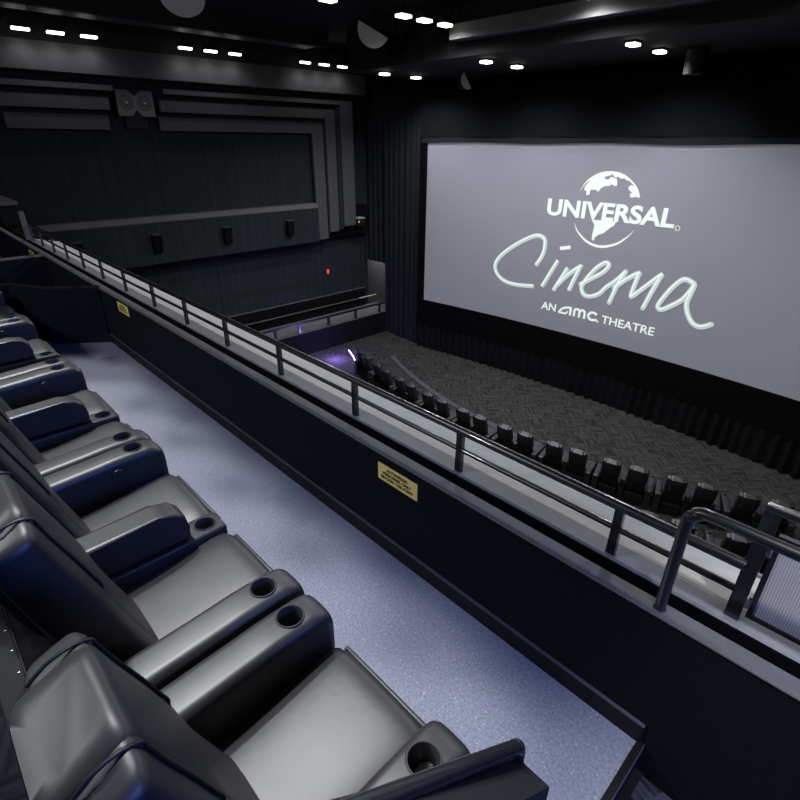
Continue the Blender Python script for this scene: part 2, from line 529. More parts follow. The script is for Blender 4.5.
it2 = iter(['black recliner on the second tier, first seen beyond the gate post at right', 'black recliner on the second tier, second seen beyond the gate post at right',
            'black recliner on the second tier, third seen beyond the gate post at right', 'black recliner on the second tier, fourth seen beyond the gate post at right',
            'black recliner on the second tier by the purple aisle, nearer seat of the pair', 'black recliner on the second tier by the purple aisle, farther seat of the pair'])
for xc in (-.72, -2.2, -14.2):
    stall(xc, 8.25, -5.72, G3, 2, lambda: next(it2))

# ------------------------------------------------------------------ balcony shell
YP = 1.498
PX0, PX1, PXL = -18.8, 3.2, -10.35
struct('floor_balcony', B(-18.8, -.225, -.18, YP + .2, -.12, 0), M['floor'])
struct('floor_stair', B(-.17, 3.2, -.18, YP + .2, -.30, -.17), M['carpet_blue'])
bm = B(-.225, -.200, -.18, YP, -.20, .004); box(bm, -.200, -.17, -.18, YP, -.17, -.155)
struct('trim_nosing', bm, M['base_vinyl'])
bm = B(-.1985, -.1965, -.1, YP, -.03, .001)
struct('trim_nosing_edge', bm, M['bead'])
struct('wall_balcony', B(-18.8, PX1, YP, YP + .07, -.3, .608), M['carpet_wall'])
struct('trim_parapet_cap', B(-18.8, PX1, YP - .004, YP + .072, .609, .62, bev=.003, seg=1), M['cap'])
bm = B(PX0, PX1, YP + .0725, YP + .130, -.3, .36); box(bm, PX0, PX1, YP + .1305, YP + .137, -.3, .616)  # black plate paints shade onto the ledge side of the slot
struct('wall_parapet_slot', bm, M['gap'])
struct('wall_ledge', prism(bmesh.new(), [(YP + .138, -.5), (YP + .138, .613), (YP + .150, .62), (1.738, .62), (1.750, .610), (1.750, -.5)], 'X', PXL, PX1), M['ledge_in'])
struct('trim_ledge_slope', prism(bmesh.new(), [(1.751, .2), (1.751, .606), (1.765, .606), (2.055, .532), (2.055, .2)], 'X', PXL, PX1), M['ledge'])
bm = B(PXL, PX1, 2.056, 2.062, .40, .528); box(bm, PXL, PX1, 2.068, 2.085, .40, .536)
struct('trim_ledge_lip', bm, M['ledge_in'])
struct('baseboard_balcony', B(-10.2, -.215, YP - .013, YP - .0005, .0, .094), M['base_vinyl'])
struct('trim_baseboard_bead', B(-6.3, -.215, YP - .015, YP - .0005, .0945, .0985), M['bead'])
# wing wall closing the far end of the seat row
def poly_wall(pts, th, z0, z1):
    bm = bmesh.new()
    P = [Vector((p[0], p[1])) for p in pts]; out = []
    for i, p in enumerate(P):
        d = (P[min(i + 1, len(P) - 1)] - P[max(i - 1, 0)]).normalized()
        out.append(p + Vector((d.y, -d.x)) * th)
    return prism(bm, [tuple(p) for p in P] + [tuple(p) for p in out[::-1]], 'Z', z0, z1)
W1 = [(-6.26, YP - .016), (-6.62, 1.03), (-7.06, .80), (-7.08, -.17)]
struct('wall_wing', poly_wall(W1, .10, 0, .612), M['carpet_wall'])
struct('trim_wing_cap', poly_wall(W1, .10, .613, .62), M['base_vinyl'])
W1b = [(-6.247, YP - .016), (-6.61, 1.025), (-7.05, .79)]
struct('baseboard_wing', poly_wall(W1b, .008, .001, .085), M['base_vinyl'])
# next bay of the balcony
W2 = [(-8.62, YP - .006), (-8.62, -.17)]
struct('wall_next_bay', poly_wall(W2, .12, 0, .612), M['carpet_wall'])
struct('trim_next_bay_cap', poly_wall(W2, .14, .613, .625), M['cap'])
struct('wall_balcony_end', B(-18.8, -12.2, 1.64, 1.93, .625, .97), M['carpet_wall'])
struct('ledge_end_fill', B(-18.8, -10.36, 1.637, 2.08, -.5, .60), M['gap'])  # black block added to cover the lit end of the ledge
bm = B(-18.8, -12.18, 1.63, 1.94, .971, 1.03)
struct('trim_end_cap', bm, M['cornice'])
struct('trim_end_post', prism(bmesh.new(), [(1.59, .63), (1.66, .63), (1.66, 1.05), (1.59, 1.05)], 'X', -10.208, -10.14), M['cap'])
# tier behind the row, with its riser and studded nosing
struct('floor_tier', B(-10.2, 3.2, -3.0, -.172, .30, .45), M['tier'])
struct('wall_tier_riser', B(-10.2, 3.2, -.172, -.165, -.12, .43), M['carpet_wall'])
bm = B(-10.2, 3.2, -.185, -.11, .4505, .458); box(bm, -10.2, 3.2, -.112, -.104, .42, .458)
nos = struct('trim_tier_nosing', bm, M['nosing'])
bm = bmesh.new()
for i in range(44):
    x = -.2 - i * .115
    bmesh.ops.create_uvsphere(bm, u_segments=8, v_segments=5, radius=.006, matrix=Matrix.Translation((x, -.122, .459)) @ Matrix.Diagonal((1, 1, .5, 1)))
st = obj('screw_heads', bm, M['chrome'], nos, True); st['kind'] = 'stuff'

struct('shade_row_back', B(-7.04, -.47, -.164, .015, .001, .012), M['mask'])  # black strip painting the shade on the floor behind the seats
# sloping end wall with its handrail
t = thing('stair_end_wall', 'low black sloping end wall with a tubular handrail beside the nearest recliner', 'end wall', (-.33, .78, 0))
poly = [(.0, .002), (.0, .605), (-.06, .66), (-.62, 1.23), (-.62, .46), (-.90, .46), (-.90, .44), (-.62, .002)]
poly = [(.0, .002), (.0, .607), (-.62, 1.235), (-.62, .002)]
obj('wall_panel', prism(bmesh.new(), poly, 'X', -.045, .07), M['step'], t)
pts = [(0, -.035, .60), (0, -.035, .665)] + [(0, -.05 - .03 * math.sin(a) * .3, .665 + .02 * math.sin(a)) for a in (.6, 1.2)] + [(0, -.075, .705), (0, -.60, 1.245)]
pts = [(-.025, -.004, .58), (-.025, -.004, .635), (-.025, -.008, .660), (-.025, -.025, .684), (-.025, -.076, .728), (-.025, -.62, 1.215)]
obj('handrail', T(smoothpath(pts, 4), .0185, 16), M['metal'], t, True)

# ------------------------------------------------------------------ main railing
YR = 1.667
posts_x = [-.539, -1.315, -2.102, -2.90, -3.665, -4.40, -5.13, -5.91, -6.66, -7.40, -8.12, -8.80, -9.46, -10.05]
r = thing('balcony_railing', 'long black two-rail railing running along the pale balcony ledge', 'railing', (0, YR, .62))
obj('top_rail', T([(-10.12, 0, .222), (-.128, 0, .222)], .0195, 16), M['metal'], r, True)
obj('mid_rail', T([(-10.12, 0, .121), (-.128, 0, .121)], .0125, 12), M['metal'], r, True)
for x in posts_x:
    obj('post', B(x - .017, x + .017, -.012, .012, .001, .212), M['metal'], r)
h = thing('stair_handrail', 'thick black bent tube handrail standing on the parapet cap at right', 'handrail', (-.297, 1.535, .62))
pts = [(0, 0, .001), (0, 0, .36), (.008, 0, .395), (.030, 0, .418), (.065, 0, .427), (.5, 0, .427), (3.3, 0, .427)]
obj('tube', T(smoothpath(pts, 5), .019, 16), M['metal'], h, True)
bm = bmesh.new(); bmesh.ops.create_cone(bm, cap_ends=True, segments=24, radius1=.0215, radius2=.020, depth=.006, matrix=Matrix.Translation((0, 0, .006)))
obj('base_flange', bm, M['metal'], h, True, 30)
g = thing('guard_gate', 'black framed gate with pale perforated panel at the right end of the railing', 'gate', (-.115, 1.68, .62))
obj('post', B(-.022, .022, -.014, .014, .001, .44), M['metal'], g)
obj('top_rail', B(-.022, 3.2, -.018, .018, .4405, .462, bev=.004, seg=2), M['metal'], g, True)
fr = B(.034, .050, -.010, .010, .030, .372)
box(fr, .050, 1.6, -.010, .010, .030, .046); box(fr, .050, 1.6, -.010, .010, .352, .372); box(fr, 1.6, 1.62, -.010, .010, .030, .372)
pf = obj('panel_frame', fr, M['metal'], g)
obj('mesh_panel', B(.050, 1.6, -.003, .003, .046, .352), M['sheet'], pf)
for z in (.08, .30):
    hb = B(.0221, .0339, -.008, .008, z, z + .022, bev=.003, seg=1)
    bmesh.ops.create_cone(hb, cap_ends=True, segments=12, radius1=.009, radius2=.009, depth=.04, matrix=Matrix.Translation((.028, -.014, z + .011)))
    obj('hinge', hb, M['chrome'], g, True, 30)

# warning signs
def sign(x0, x1, z0, z1, label):
    t = thing('warning_sign', label, 'sign', ((x0 + x1) / 2, YP, (z0 + z1) / 2), group='yellow signs on the parapet')
    w, hh = (x1 - x0), (z1 - z0)
    obj('plate', B(-w / 2, w / 2, -.006, -.001, -hh / 2, hh / 2, bev=.001, seg=1), M['yellow'], t)
    for i, s in enumerate(('AUTHORIZED', 'PERSONNEL ONLY', 'BEYOND THIS POINT')):
        bm = text_bm(s, .0245, .0006, .0006, 'CENTER')
        a, b, c, d = bounds(bm)
        bmesh.ops.translate(bm, verts=bm.verts, vec=(-(a + b) / 2, -c, 0))
        sx = min(1, .265 / (b - a))
        for v in bm.verts: v.co = Vector((v.co.x * sx, -.0068 - v.co.z, v.co.y + .018 - i * .026))
        obj('lettering', bm, M['ink'], t)
    return t
sign(-1.710, -1.424, .462, .562, 'yellow warning sign on the parapet wall, nearest to the camera')
sign(-5.70, -5.40, .490, .588, 'small yellow warning sign on the parapet wall near its far corner')
sign(-9.62, -9.32, .470, .570, 'tiny yellow warning sign on the parapet beyond the far wing wall')

# ------------------------------------------------------------------ auditorium shell
XW = -18.85  # auditorium, screen and ceiling coordinates were scaled about the camera, then written out
ZB = -6.29
struct('floor', B(-20.6, 6, 2.3, 18.4, ZB - .2, ZB), M['carpet'])
def arcpoly(base, k, xc, x0, x1, n=40):
    return [(x0 + (x1 - x0) * i / n, base + k * (x0 + (x1 - x0) * i / n - xc) ** 2) for i in range(n + 1)]
inner = arcpoly(12.40, .033, -8.0, -15.3, 1.0); outer = arcpoly(12.62, .033, -8.0, -15.3, 1.0)
struct('trim_front_kerb', prism(bmesh.new(), inner + outer[::-1], 'Z', ZB + .001, ZB + .03), M['kerb'])
tier = arcpoly(9.55, .027, -8.9, -15.4, 4.0)
struct('floor_second_tier', prism(bmesh.new(), tier + [(4, 2.4), (-15.4, 2.4)], 'Z', ZB + .001, ZB + .57), M['carpet'])
struct('wall_below_balcony', B(-18, 3.2, 2.1, 2.25, ZB, .38), M['carpet_wall'])
# left wall: upper panel, ledge, recessed lower wall
struct('wall_left', B(-19.6, -19.25, -5, 16.37, -.5, 5.2), M['panel'])
struct('wall_left_corner', B(-19.6, -19.25, 13.37, 16.37, -1.78, -.51), M['mask'])  # black colour stands in for soffit shade on the wall below the frames
struct('wall_left_lower', B(-19.9, -19.6, 2.3, 16.62, ZB, -1.7), M['panel'])
LY0 = 3.60
struct('trim_left_ledge', prism(bmesh.new(), [(-19.6, -.26), (-18.95, -.26), (-18.85, -.40), (-18.85, -1.78), (-19.6, -1.78)], 'Y', 2.0, 13.36), M['panel'])
bm = bmesh.new(); prism(bm, [(-19.24, -.255), (-18.95, -.255), (-18.845, -.40), (-18.845, -.43), (-18.86, -.43), (-18.97, -.27), (-19.24, -.27)], 'Y', 2.0, 13.36)
struct('trim_left_ledge_cap', bm, M['cornice'])
struct('trim_cornice', B(-19.25, -18.72, -5, 16.0, 3.74, 4.42), M['cornice'])
struct('wall_left_top', B(-19.6, -18.8, -5, 16.0, 4.43, 5.2), M['ceil'])
# nested stepped frames: three layers, broken by the speaker niche
layers = [  # (z0, z1, x face, leg y0, leg y1, leg bottom z, near-end y)
    (3.36, 3.50, -18.84, 14.73, 15.36, -1.28, -2.0),
    (2.86, 3.19, -18.93, 14.02, 14.50, -1.47, -2.0),
    (2.33, 2.72, -19.02, 13.42, 13.95, -1.75, 3.32)]
NI0, NI1 = 6.14, 7.62
for i, (z0, z1, xf, ly0, ly1, lz, ny) in enumerate(layers):
    e0 = (6.22, 6.06, 5.98)[i]; s1 = (7.72, 7.58, 7.50)[i]
    bm = B(xf - .12, xf, ny, e0, z0, z1)
    struct('trim_frame_%d' % (i * 2 + 1), bm, M['frame'])
    bm = bmesh.new()
    poly = [(s1, z0), (s1, z1), (ly1, z1), (ly1, lz), (ly0, lz), (ly0, z0)]
    prism(bm, poly, 'X', xf - .12, xf)
    struct('trim_frame_%d' % (i * 2 + 2), bm, M['frame'])
bm = B(-19.25, -18.97, 13.97, 14.01, -1.6, 3.3); box(bm, -19.25, -18.88, 14.52, 14.70, -1.4, 3.3)
struct('trim_frame_reveal', bm, M['panel'])
# twin horn speaker in the niche
sp = thing('twin_speaker', 'grey twin-cone speaker in the niche high on the left wall', 'speaker', (-19.25, 6.85, 2.72))
obj('cabinet', B(.001, .22, -.58, .58, -.04, .76), M['base'], sp)
obj('bracket', B(.001, .16, -.35, .3, -.34, -.041), M['base'], sp)
fp = [(-.52, 0), (-.17, 0), (-.11, .13), (.11, .13), (.17, 0), (.53, 0), (.53, .56), (.45, .74), (.14, .74), (.0, .56), (-.14, .74), (-.53, .74), (-.53, .56)]
fb = [(-.54, .0), (-.14, .0), (.0, .17), (.14, .0), (.55, .0), (.55, .70), (.20, .70), (.0, .55), (-.20, .70), (-.54, .70)]
baf = obj('baffle', prism(bmesh.new(), fb, 'X', .225, .26), M['spk_face'], sp)
for yc in (-.27, .27):
    n = 28
    prof = [(.215, .262), (.20, .272), (.15, .255 + .002), (.09, .263), (.05, .270), (.02, .272)]
    rings = [[(h, yc + a * math.cos(2 * PI * k / n), .36 + a * math.sin(2 * PI * k / n)) for k in range(n)] for a, h in prof]
    obj('cone', loft(bmesh.new(), rings), M['spk_horn'], sp, True, 50)
    bm = bmesh.new(); bmesh.ops.create_uvsphere(bm, u_segments=12, v_segments=8, radius=.03, matrix=Matrix.Translation((.285, yc, .36)))
    obj('dust_cap', bm, M['speaker'], sp, True)
# small box speakers on the ledge face
for i, (y, lab) in enumerate(((4.17, 'small black box speaker on the left wall, half hidden behind the railing'), (6.60, 'small black box speaker on the left wall, second from the left'),
                              (9.16, 'small black box speaker on the left wall, third from the left'), (11.87, 'small black box speaker on the left wall, nearest to the curtain'))):
    t = thing('wall_speaker', lab, 'speaker', (XW, y, -1.1), group='box speakers on the left wall')
    poly = [(.005, -.30), (.16, -.27), (.22, .30), (.005, .30)]
    obj('cabinet', prism(bmesh.new(), poly, 'Y', -.14, .14), M['gap'], t)
    obj('top_panel', prism(bmesh.new(), [(.004, .301), (.22, .301), (.22, .312), (.004, .312)], 'Y', -.14, .14), M['frame'], t)
t = thing('alarm_strobe', 'tiny red lit device on the dark lower left wall', 'alarm', (-19.6, 14.2, -3.30))
obj('plate', B(.001, .03, -.07, .07, -.12, .12, bev=.01, seg=2), M['base'], t, True)
obj('lens', B(.031, .07, -.055, .055, -.10, .10, bev=.02, seg=3), M['red'], t, True)
t = thing('wall_box', 'small white box fixture on the left wall beside the curtain', 'fixture', (-19.24, 15.72, -1.12))
obj('housing', B(.005, .40, -.20, .17, -.25, .06, bev=.01, seg=2), M['base'], t, True)
obj('cover', B(.02, .41, -.21, .18, .061, .12, bev=.01, seg=2), M['white'], t, True)
bm = bmesh.new(); bmesh.ops.create_uvsphere(bm, u_segments=10, v_segments=6, radius=.028, matrix=Matrix.Translation((.41, -.20, -.05)))
obj('indicator', bm, emit('amber_lamp', (1, .6, .3), 1.2), t, True)

# side walkway below the left wall with its guard rail
struct('floor_walkway', B(-19.6, -18.12, 2.3, 17.2, -5.42, -5.30), M['grey'])
struct('wall_walkway_fascia', B(-18.12, -18.0, 2.3, 16.4, ZB, -5.29), M['mask'])
struct('trim_walkway_edge', B(-18.13, -17.99, 2.3, 16.35, -5.289, -5.26), M['cornice'])
struct('wall_walkway_dado', B(-19.598, -19.55, 2.3, 16.36, -5.3, -4.42), M['mask'])
struct('trim_dado_rail', B(-19.598, -19.53, 2.3, 16.36, -4.419, -4.38), M['cornice'])
t = thing('walkway_guard', 'black guard rail with square posts along the lower side walkway', 'railing', (-18.06, 8, -5.26))
obj('top_rail', B(-.04, .04, -5.5, 8.3, .37, .45), M['metal'], t)
for y in (1.05, 2.3, 3.46, 5.0, 6.53, 8.0):
    obj('post', B(-.045, .045, y - .05, y + .05, .001, .369), M['metal'], t)
t = thing('wall_handrail', 'slim pale handrail on brackets along the lower left wall', 'handrail', (-19.44, 8, -4.86))
obj('rail', T([(0, -5, 0), (0, 9.0, 0)], .030, 10), M['cornice'], t, True)
obj('rail_end', T([(0, 7.9, .005), (0, 9.0, .005)], .034, 10), M['rail_shine'], t, True)  # yellow sleeve painting the highlight on the rail's end
for y in (-1, 2, 5, 7.5): obj('bracket', B(-.105, .0, y - .02, y + .02, -.05, -.02), M['metal'], t)

# alcove and front wall
struct('wall_front', B(-18.1, 6, 17.6, 17.9, ZB, 5.2), M['mask'])
struct('wall_alcove', B(-21.5, -18.1, 17.6, 17.9, ZB, 5.2), M['grey'])
struct('wall_alcove_side', B(-21.8, -21.5, 15.96, 17.6, ZB, 5.2), M['grey'])
struct('ceiling', B(-21.8, 9, -5, 17.9, 5.2, 5.4), M['ceil'])
struct('ceiling_front', B(-15.4, 6, 12.6, 17.6, 4.06, 4.3), M['ceil'])
struct('wall_bulkhead', B(-15.4, 6, 12.40, 12.6, 4.06, 5.2), M['ceil'])
struct('trim_bulkhead_band', B(-10.62, 6, 11.9, 12.39, 4.38, 4.70), M['bulkhead'])
struct('trim_side_beam', B(-17.5, -16.4, -5, 12.3, 4.86, 5.2), M['beam'])
struct('trim_side_beam_edge', B(-16.39, -16.2, -5, 12.3, 4.78, 5.2), M['ceil'])
struct('wall_back', B(-21.8, 9, -5.3, -5, -.5, 5.4), M['panel'])
struct('wall_right', B(6.0, 6.3, -5, 18, ZB, 5.4), M['panel'])
struct('floor_tier_back', B(-10.2, 6, -5, -3.0, .30, .45), M['carpet_blue'])

# ------------------------------------------------------------------ drapes
def drape(path, z0, z1, depth, per, m, name, label, seed, hem=0., flare=0., parent=None):
    rnd = random.Random(seed)
    P = [Vector((p[0], p[1])) for p in path]
    L = [0]
    for i in range(len(P) - 1): L.append(L[-1] + (P[i + 1] - P[i]).length)
    tot = L[-1]
    n = int(tot / per * 10)
    ph, pts = rnd.random() * 6, []
    s = 0
    for i in range(n + 1):
        s = tot * i / n
        k = max(j for j in range(len(P)) if L[j] <= s + 1e-9); k = min(k, len(P) - 2)
        u = (s - L[k]) / (L[k + 1] - L[k])
        p = P[k].lerp(P[k + 1], u)
        d = (P[k + 1] - P[k]).normalized(); nn = Vector((d.y, -d.x))
        w = 2 * PI * s / per + .8 * math.sin(s * 1.7 + ph) + .6 * math.sin(s * 4.3 + ph * 2)
        pts.append((p, nn, math.sin(w) * (.7 + .3 * math.sin(s * 2.9 + ph))))
    rows = 8
    front = []
    for r_ in range(rows + 1):
        v = r_ / rows
        z = z0 + (z1 - z0) * v
        amp = depth * (1 + flare * (1 - v))
        front.append([(p.x + nn.x * a * amp, p.y + nn.y * a * amp, z + (hem * math.sin(j * .23) * (1 - v))) for j, (p, nn, a) in enumerate(pts)])
    bm = sheet(bmesh.new(), front)
    geo = bmesh.ops.solidify(bm, geom=bm.faces[:], thickness=.012)
    return obj(name, bm, m, parent, True, 80)
t = thing('side_curtain', 'tall black pleated curtain hanging left of the cinema screen', 'curtain', (0, 0, 0))
drape([(-18.02, 16.45), (-17.2, 16.30), (-16.4, 16.28), (-15.62, 16.22)], ZB + .02, 5.15, .10, .34, M['curtain'], 'drape', '', 3, parent=t)
t2 = thing('door_curtain', 'short black curtain hanging above the lit doorway at left of screen', 'curtain', (0, 0, 0))
drape([(-19.58, 16.50), (-17.9, 16.55)], -3.05, 5.15, .09, .32, M['curtain'], 'drape', '', 8, parent=t2)
t3 = thing('screen_skirt', 'black gathered skirt drape under the cinema screen reaching the carpet', 'drape', (0, 0, 0))
def scry(x, off=0.): return 16.68 - .55 * ((x + 7.55) / 7.7) ** 2 - off
drape([(x, scry(x, .02)) for x in [-15.55 + i * .8 for i in range(21)]], ZB + .02, -5.22, .06, .33, M['valance'], 'drape', '', 5, hem=.015, flare=.5, parent=t3)
t4 = thing('screen_valance', 'flat black drape hanging above the cinema screen up to the ceiling', 'drape', (0, 0, 0))
bm = bmesh.new()
xs = [-15.5 + i * .35 for i in range(47)]
sheet(bm, [[(x, scry(x, .10) + .015 * math.sin(x * 2.1), z) for x in xs] for z in (2.22, 2.8, 3.4, 4.04)])
bmesh.ops.solidify(bm, geom=bm.faces[:], thickness=.02)
obj('drape', bm, M['valance'], t4, True, 60)
bm = bmesh.new()
sheet(bm, [[(x, scry(x, .075), z + .02 * math.sin(x * 1.3)) for x in xs] for z in (2.03, 2.24)])
bmesh.ops.solidify(bm, geom=bm.faces[:], thickness=.02)
obj('hem_band', bm, M['curtain'], t4, True, 60)

# ------------------------------------------------------------------ screen
SX0, SX1, SZ0, SZ1 = -15.27, .17, -4.11, 2.06
s = thing('cinema_screen', 'wide curved grey cinema screen showing white cinema lettering', 'screen', (0, 0, 0))
NX = 48
bm = bmesh.new()
gx = [SX0 + (SX1 - SX0) * i / NX for i in range(NX + 1)]
sheet(bm, [[(x, scry(x), z) for x in gx] for z in (SZ0, -2, 0, SZ1)])
bmesh.ops.solidify(bm, geom=bm.faces[:], thickness=-.03)
obj('picture_surface', bm, M['screen'], s, True, 60)
bm = bmesh.new()
gb = [-15.62 + 16.2 * i / NX for i in range(NX + 1)]
sheet(bm, [[(x, scry(x, .012), z) for x in gb] for z in (-5.3, SZ0)])
bmesh.ops.solidify(bm, geom=bm.faces[:], thickness=.02)
bm2 = bmesh.new()
sheet(bm2, [[(x, scry(x, .012), z) for x in (-15.62, -15.45, SX0)] for z in (SZ0 + .001, 0, 2.25)])
bmesh.ops.solidify(bm2, geom=bm2.faces[:], thickness=.02)
obj('lower_masking', bm, M['mask'], s, True, 60)
obj('side_masking', bm2, M['mask'], s, True, 60)

def on_screen(pts, off):
    return [(x, scry(x, off), z) for x, z in pts]

def flat(bm, poly, off, th=.006):
    f = [bm.verts.new((x, scry(x, off), z)) for x, z in poly]
    face = bm.faces.new(f)
    r_ = bmesh.ops.extrude_face_region(bm, geom=[face])
    for v in r_['geom']:
        if isinstance(v, bmesh.types.BMVert): v.co.y += th
    bmesh.ops.triangulate(bm, faces=[f_ for f_ in bm.faces if len(f_.verts) > 4])
    return bm

def ribbon(bm, pts, w, off, cap=True, ws=None):
    """flat stroke of width w on the screen with round-ish ends"""
    P = [Vector(p) for p in pts]
    Lf, Rt = [], []
    for i, p in enumerate(P):
        d = (P[min(i + 1, len(P) - 1)] - P[max(i - 1, 0)]).normalized()
        nn = Vector((-d.y, d.x)) * (ws[i] if ws else w) / 2
        Lf.append(p + nn); Rt.append(p - nn)
    V = [[bm.verts.new((q_.x, scry(q_.x, off), q_.y)) for q_ in S] for S in (Lf, Rt)]
    for i in range(len(P) - 1): bm.faces.new((V[0][i], V[0][i + 1], V[1][i + 1], V[1][i]))
    if cap:
        for p in (P[0], P[-1]):
            ring = [bm.verts.new((p.x + w / 2 * math.cos(a), scry(p.x, off), p.y + w / 2 * math.sin(a))) for a in [2 * PI * k / 14 for k in range(14)]]
            bm.faces.new(ring)
    return bm

def sm2(pts, sub=6):
    return [(p.x, p.y) for p in smoothpath([(a, b, 0) for a, b in pts], sub)]

SC = {
'C':[(-10.215,-1.911),(-9.998,-1.508),(-9.956,-1.139),(-10.015,-0.953),(-10.217,-0.877),(-10.498,-0.942),(-10.931,-1.172),(-11.435,-1.524),(-11.785,-1.869),(-11.912,-2.161),(-11.837,-2.397),(-11.598,-2.608),(-11.228,-2.72),(-10.737,-2.722),(-10.199,-2.658)],
'i':[(-9.38,-1.617),(-9.871,-2.617)],
'dot':[(-9.371,-1.203),(-8.99,-1.115)],
'n1':[(-8.978,-1.807),(-9.405,-2.68)],
'n2':[(-9.307,-2.487),(-8.913,-2.02),(-8.518,-1.68),(-8.56,-1.78),(-8.822,-2.571)],
'e':[(-8.426,-2.272),(-8.15,-2.08),(-7.91,-1.907),(-7.711,-1.756),(-7.569,-1.564),(-7.572,-1.46),(-7.688,-1.436),(-7.91,-1.602),(-8.12,-1.867),(-8.308,-2.195),(-8.362,-2.4),(-8.236,-2.601),(-7.996,-2.61),(-7.70,-2.45),(-7.512,-2.203),(-7.229,-1.938),(-6.972,-1.607)],
'm1':[(-6.972,-1.607),(-7.167,-2.112),(-7.316,-2.683)],
'm2':[(-7.237,-2.178),(-6.92,-1.856),(-6.555,-1.587),(-6.56,-1.70),(-6.65,-2.25),(-6.598,-2.319),(-6.227,-1.909),(-5.864,-1.518),(-5.90,-1.65),(-6.037,-2.077),(-6.198,-2.63)],
'a':[(-4.896,-1.608),(-5.1,-1.527),(-5.273,-1.583),(-5.49,-1.868),(-5.693,-2.261),(-5.758,-2.481),(-5.628,-2.544),(-5.372,-2.369),(-5.098,-2.11),(-4.938,-1.808),(-4.869,-1.627),(-4.915,-1.9),(-4.957,-2.203),(-4.865,-2.481),(-4.662,-2.733),(-4.415,-2.795),(-4.156,-2.654)],
}
for i, (k, p) in enumerate(SC.items()):
    bm = bmesh.new()
    w = .155
    if k == 'dot': ribbon(bm, p, .12, .010, cap=False)
    else: ribbon(bm, sm2(p) if len(p) > 2 else p, w, .008 + .0015 * i, cap=(k not in ('C', 'i', 'n1', 'n2')))
    st_ = obj('script_stroke', bm, M['logo' if k == 'dot' else 'script'], s)
    if k != 'dot':
        pp = [(x_ - .018, z_ + .022) for x_, z_ in (sm2(p) if len(p) > 2 else p)]
        obj('stroke_highlight', ribbon(bmesh.new(), pp, .055, .024, cap=False), M['logo'], st_)
GL = {
'north':[(-8.805,0.812),(-8.65,1.013),(-8.427,1.158),(-8.075,1.237),(-7.973,1.177),(-8.175,1.126),(-8.211,1.06),(-8.067,1.04),(-7.993,1.124),(-7.805,1.079),(-7.756,0.896),(-7.852,0.864),(-7.924,0.925),(-8.003,0.867),(-8.152,0.848),(-8.264,0.787),(-8.336,0.673),(-8.408,0.724),(-8.598,0.724),(-8.621,0.572),(-8.726,0.548),(-8.73,0.677),(-8.818,0.7)],
'greenland':[(-7.982,1.219),(-7.65,1.191),(-7.39,1.057),(-7.474,1.042),(-7.573,1.1),(-7.687,1.085),(-7.756,1.134),(-7.872,1.118)],
'africa':[(-7.408,0.863),(-7.333,0.919),(-7.214,0.9),(-7.09,0.776),(-6.995,0.626),(-7.029,0.571),(-7.096,0.619),(-7.176,0.587),(-7.29,0.579),(-7.322,0.672),(-7.249,0.714),(-7.363,0.786)],
'south':[(-8.404,-0.167),(-7.588,-0.156),(-7.626,-0.272),(-7.762,-0.372),(-7.919,-0.533),(-8.096,-0.611),(-8.206,-0.713),(-8.203,-0.801),(-8.292,-0.782),(-8.299,-0.635),(-8.286,-0.457),(-8.28,-0.311)],
}
bm = bmesh.new()
for k, p in GL.items(): flat(bm, p, .012, .006)
for p, wm in (([(-8.971,-0.321),(-8.827,-0.575),(-8.442,-0.86),(-7.966,-0.961),(-7.485,-0.828),(-7.166,-0.588),(-6.964,-0.33)], .075),
              ([(-8.954,0.664),(-8.766,0.952),(-8.429,1.169),(-8.016,1.244),(-7.587,1.167),(-7.185,0.901),(-6.995,0.626)], .07)):
    pp = sm2(p); n = len(pp) - 1
    ribbon(bm, pp, .05, .0125, cap=False, ws=[.008 + wm * math.sin(PI * i / n) for i in range(n + 1)])
obj('globe_emblem', bm, M['logo'], s)

def screen_text(name, txt, x0, x1, z0, z1, bold, m, off=.010):
    bm = text_bm(txt, 1., bold, .004)
    a, b, c, d = bounds(bm)
    for v in bm.verts:
        x = x0 + (v.co.x - a) / (b - a) * (x1 - x0); z = z0 + (v.co.y - c) / (d - c) * (z1 - z0)
        v.co = Vector((x, scry(x, off) - v.co.z, z))
    return obj(name, bm, m, s)
screen_text('title_lettering', 'UNIVERSAL', -10.04, -5.83, -.165, .375, .032, M['logo'], .018)
screen_text('caption_lettering', 'AN', -9.79, -9.21, -3.415, -3.14, .012, M['logo'])
screen_text('caption_lettering', 'THEATRE', -7.47, -5.69, -3.425, -3.155, .012, M['logo'])
bm = bmesh.new()
ribbon(bm, sm2([(-9.07, -3.385), (-8.99, -3.27), (-8.86, -3.19), (-8.68, -3.155), (-8.60, -3.155)]), .075, .010, cap=False)
ribbon(bm, [(-8.635, -3.12), (-8.635, -3.425)], .085, .0105, cap=False)
ribbon(bm, [(-9.10, -3.392), (-8.80, -3.392), (-8.74, -3.30)], .065, .011, cap=False)
ribbon(bm, sm2([(-8.485, -3.425), (-8.485, -3.22), (-8.44, -3.155), (-8.38, -3.145), (-8.32, -3.17), (-8.295, -3.24), (-8.295, -3.425)]), .08, .0115, cap=False)
ribbon(bm, sm2([(-8.295, -3.24), (-8.25, -3.165), (-8.19, -3.145), (-8.13, -3.17), (-8.10, -3.24), (-8.10, -3.425)]), .08, .012, cap=False)
ribbon(bm, sm2([(-7.66, -3.19), (-7.75, -3.145), (-7.85, -3.145), (-7.94, -3.21), (-7.955, -3.29), (-7.91, -3.37), (-7.83, -3.395), (-7.70, -3.38), (-7.65, -3.34)]), .08, .0125, cap=False)
obj('brand_lettering', bm, M['logo'], s)
bm = bmesh.new()
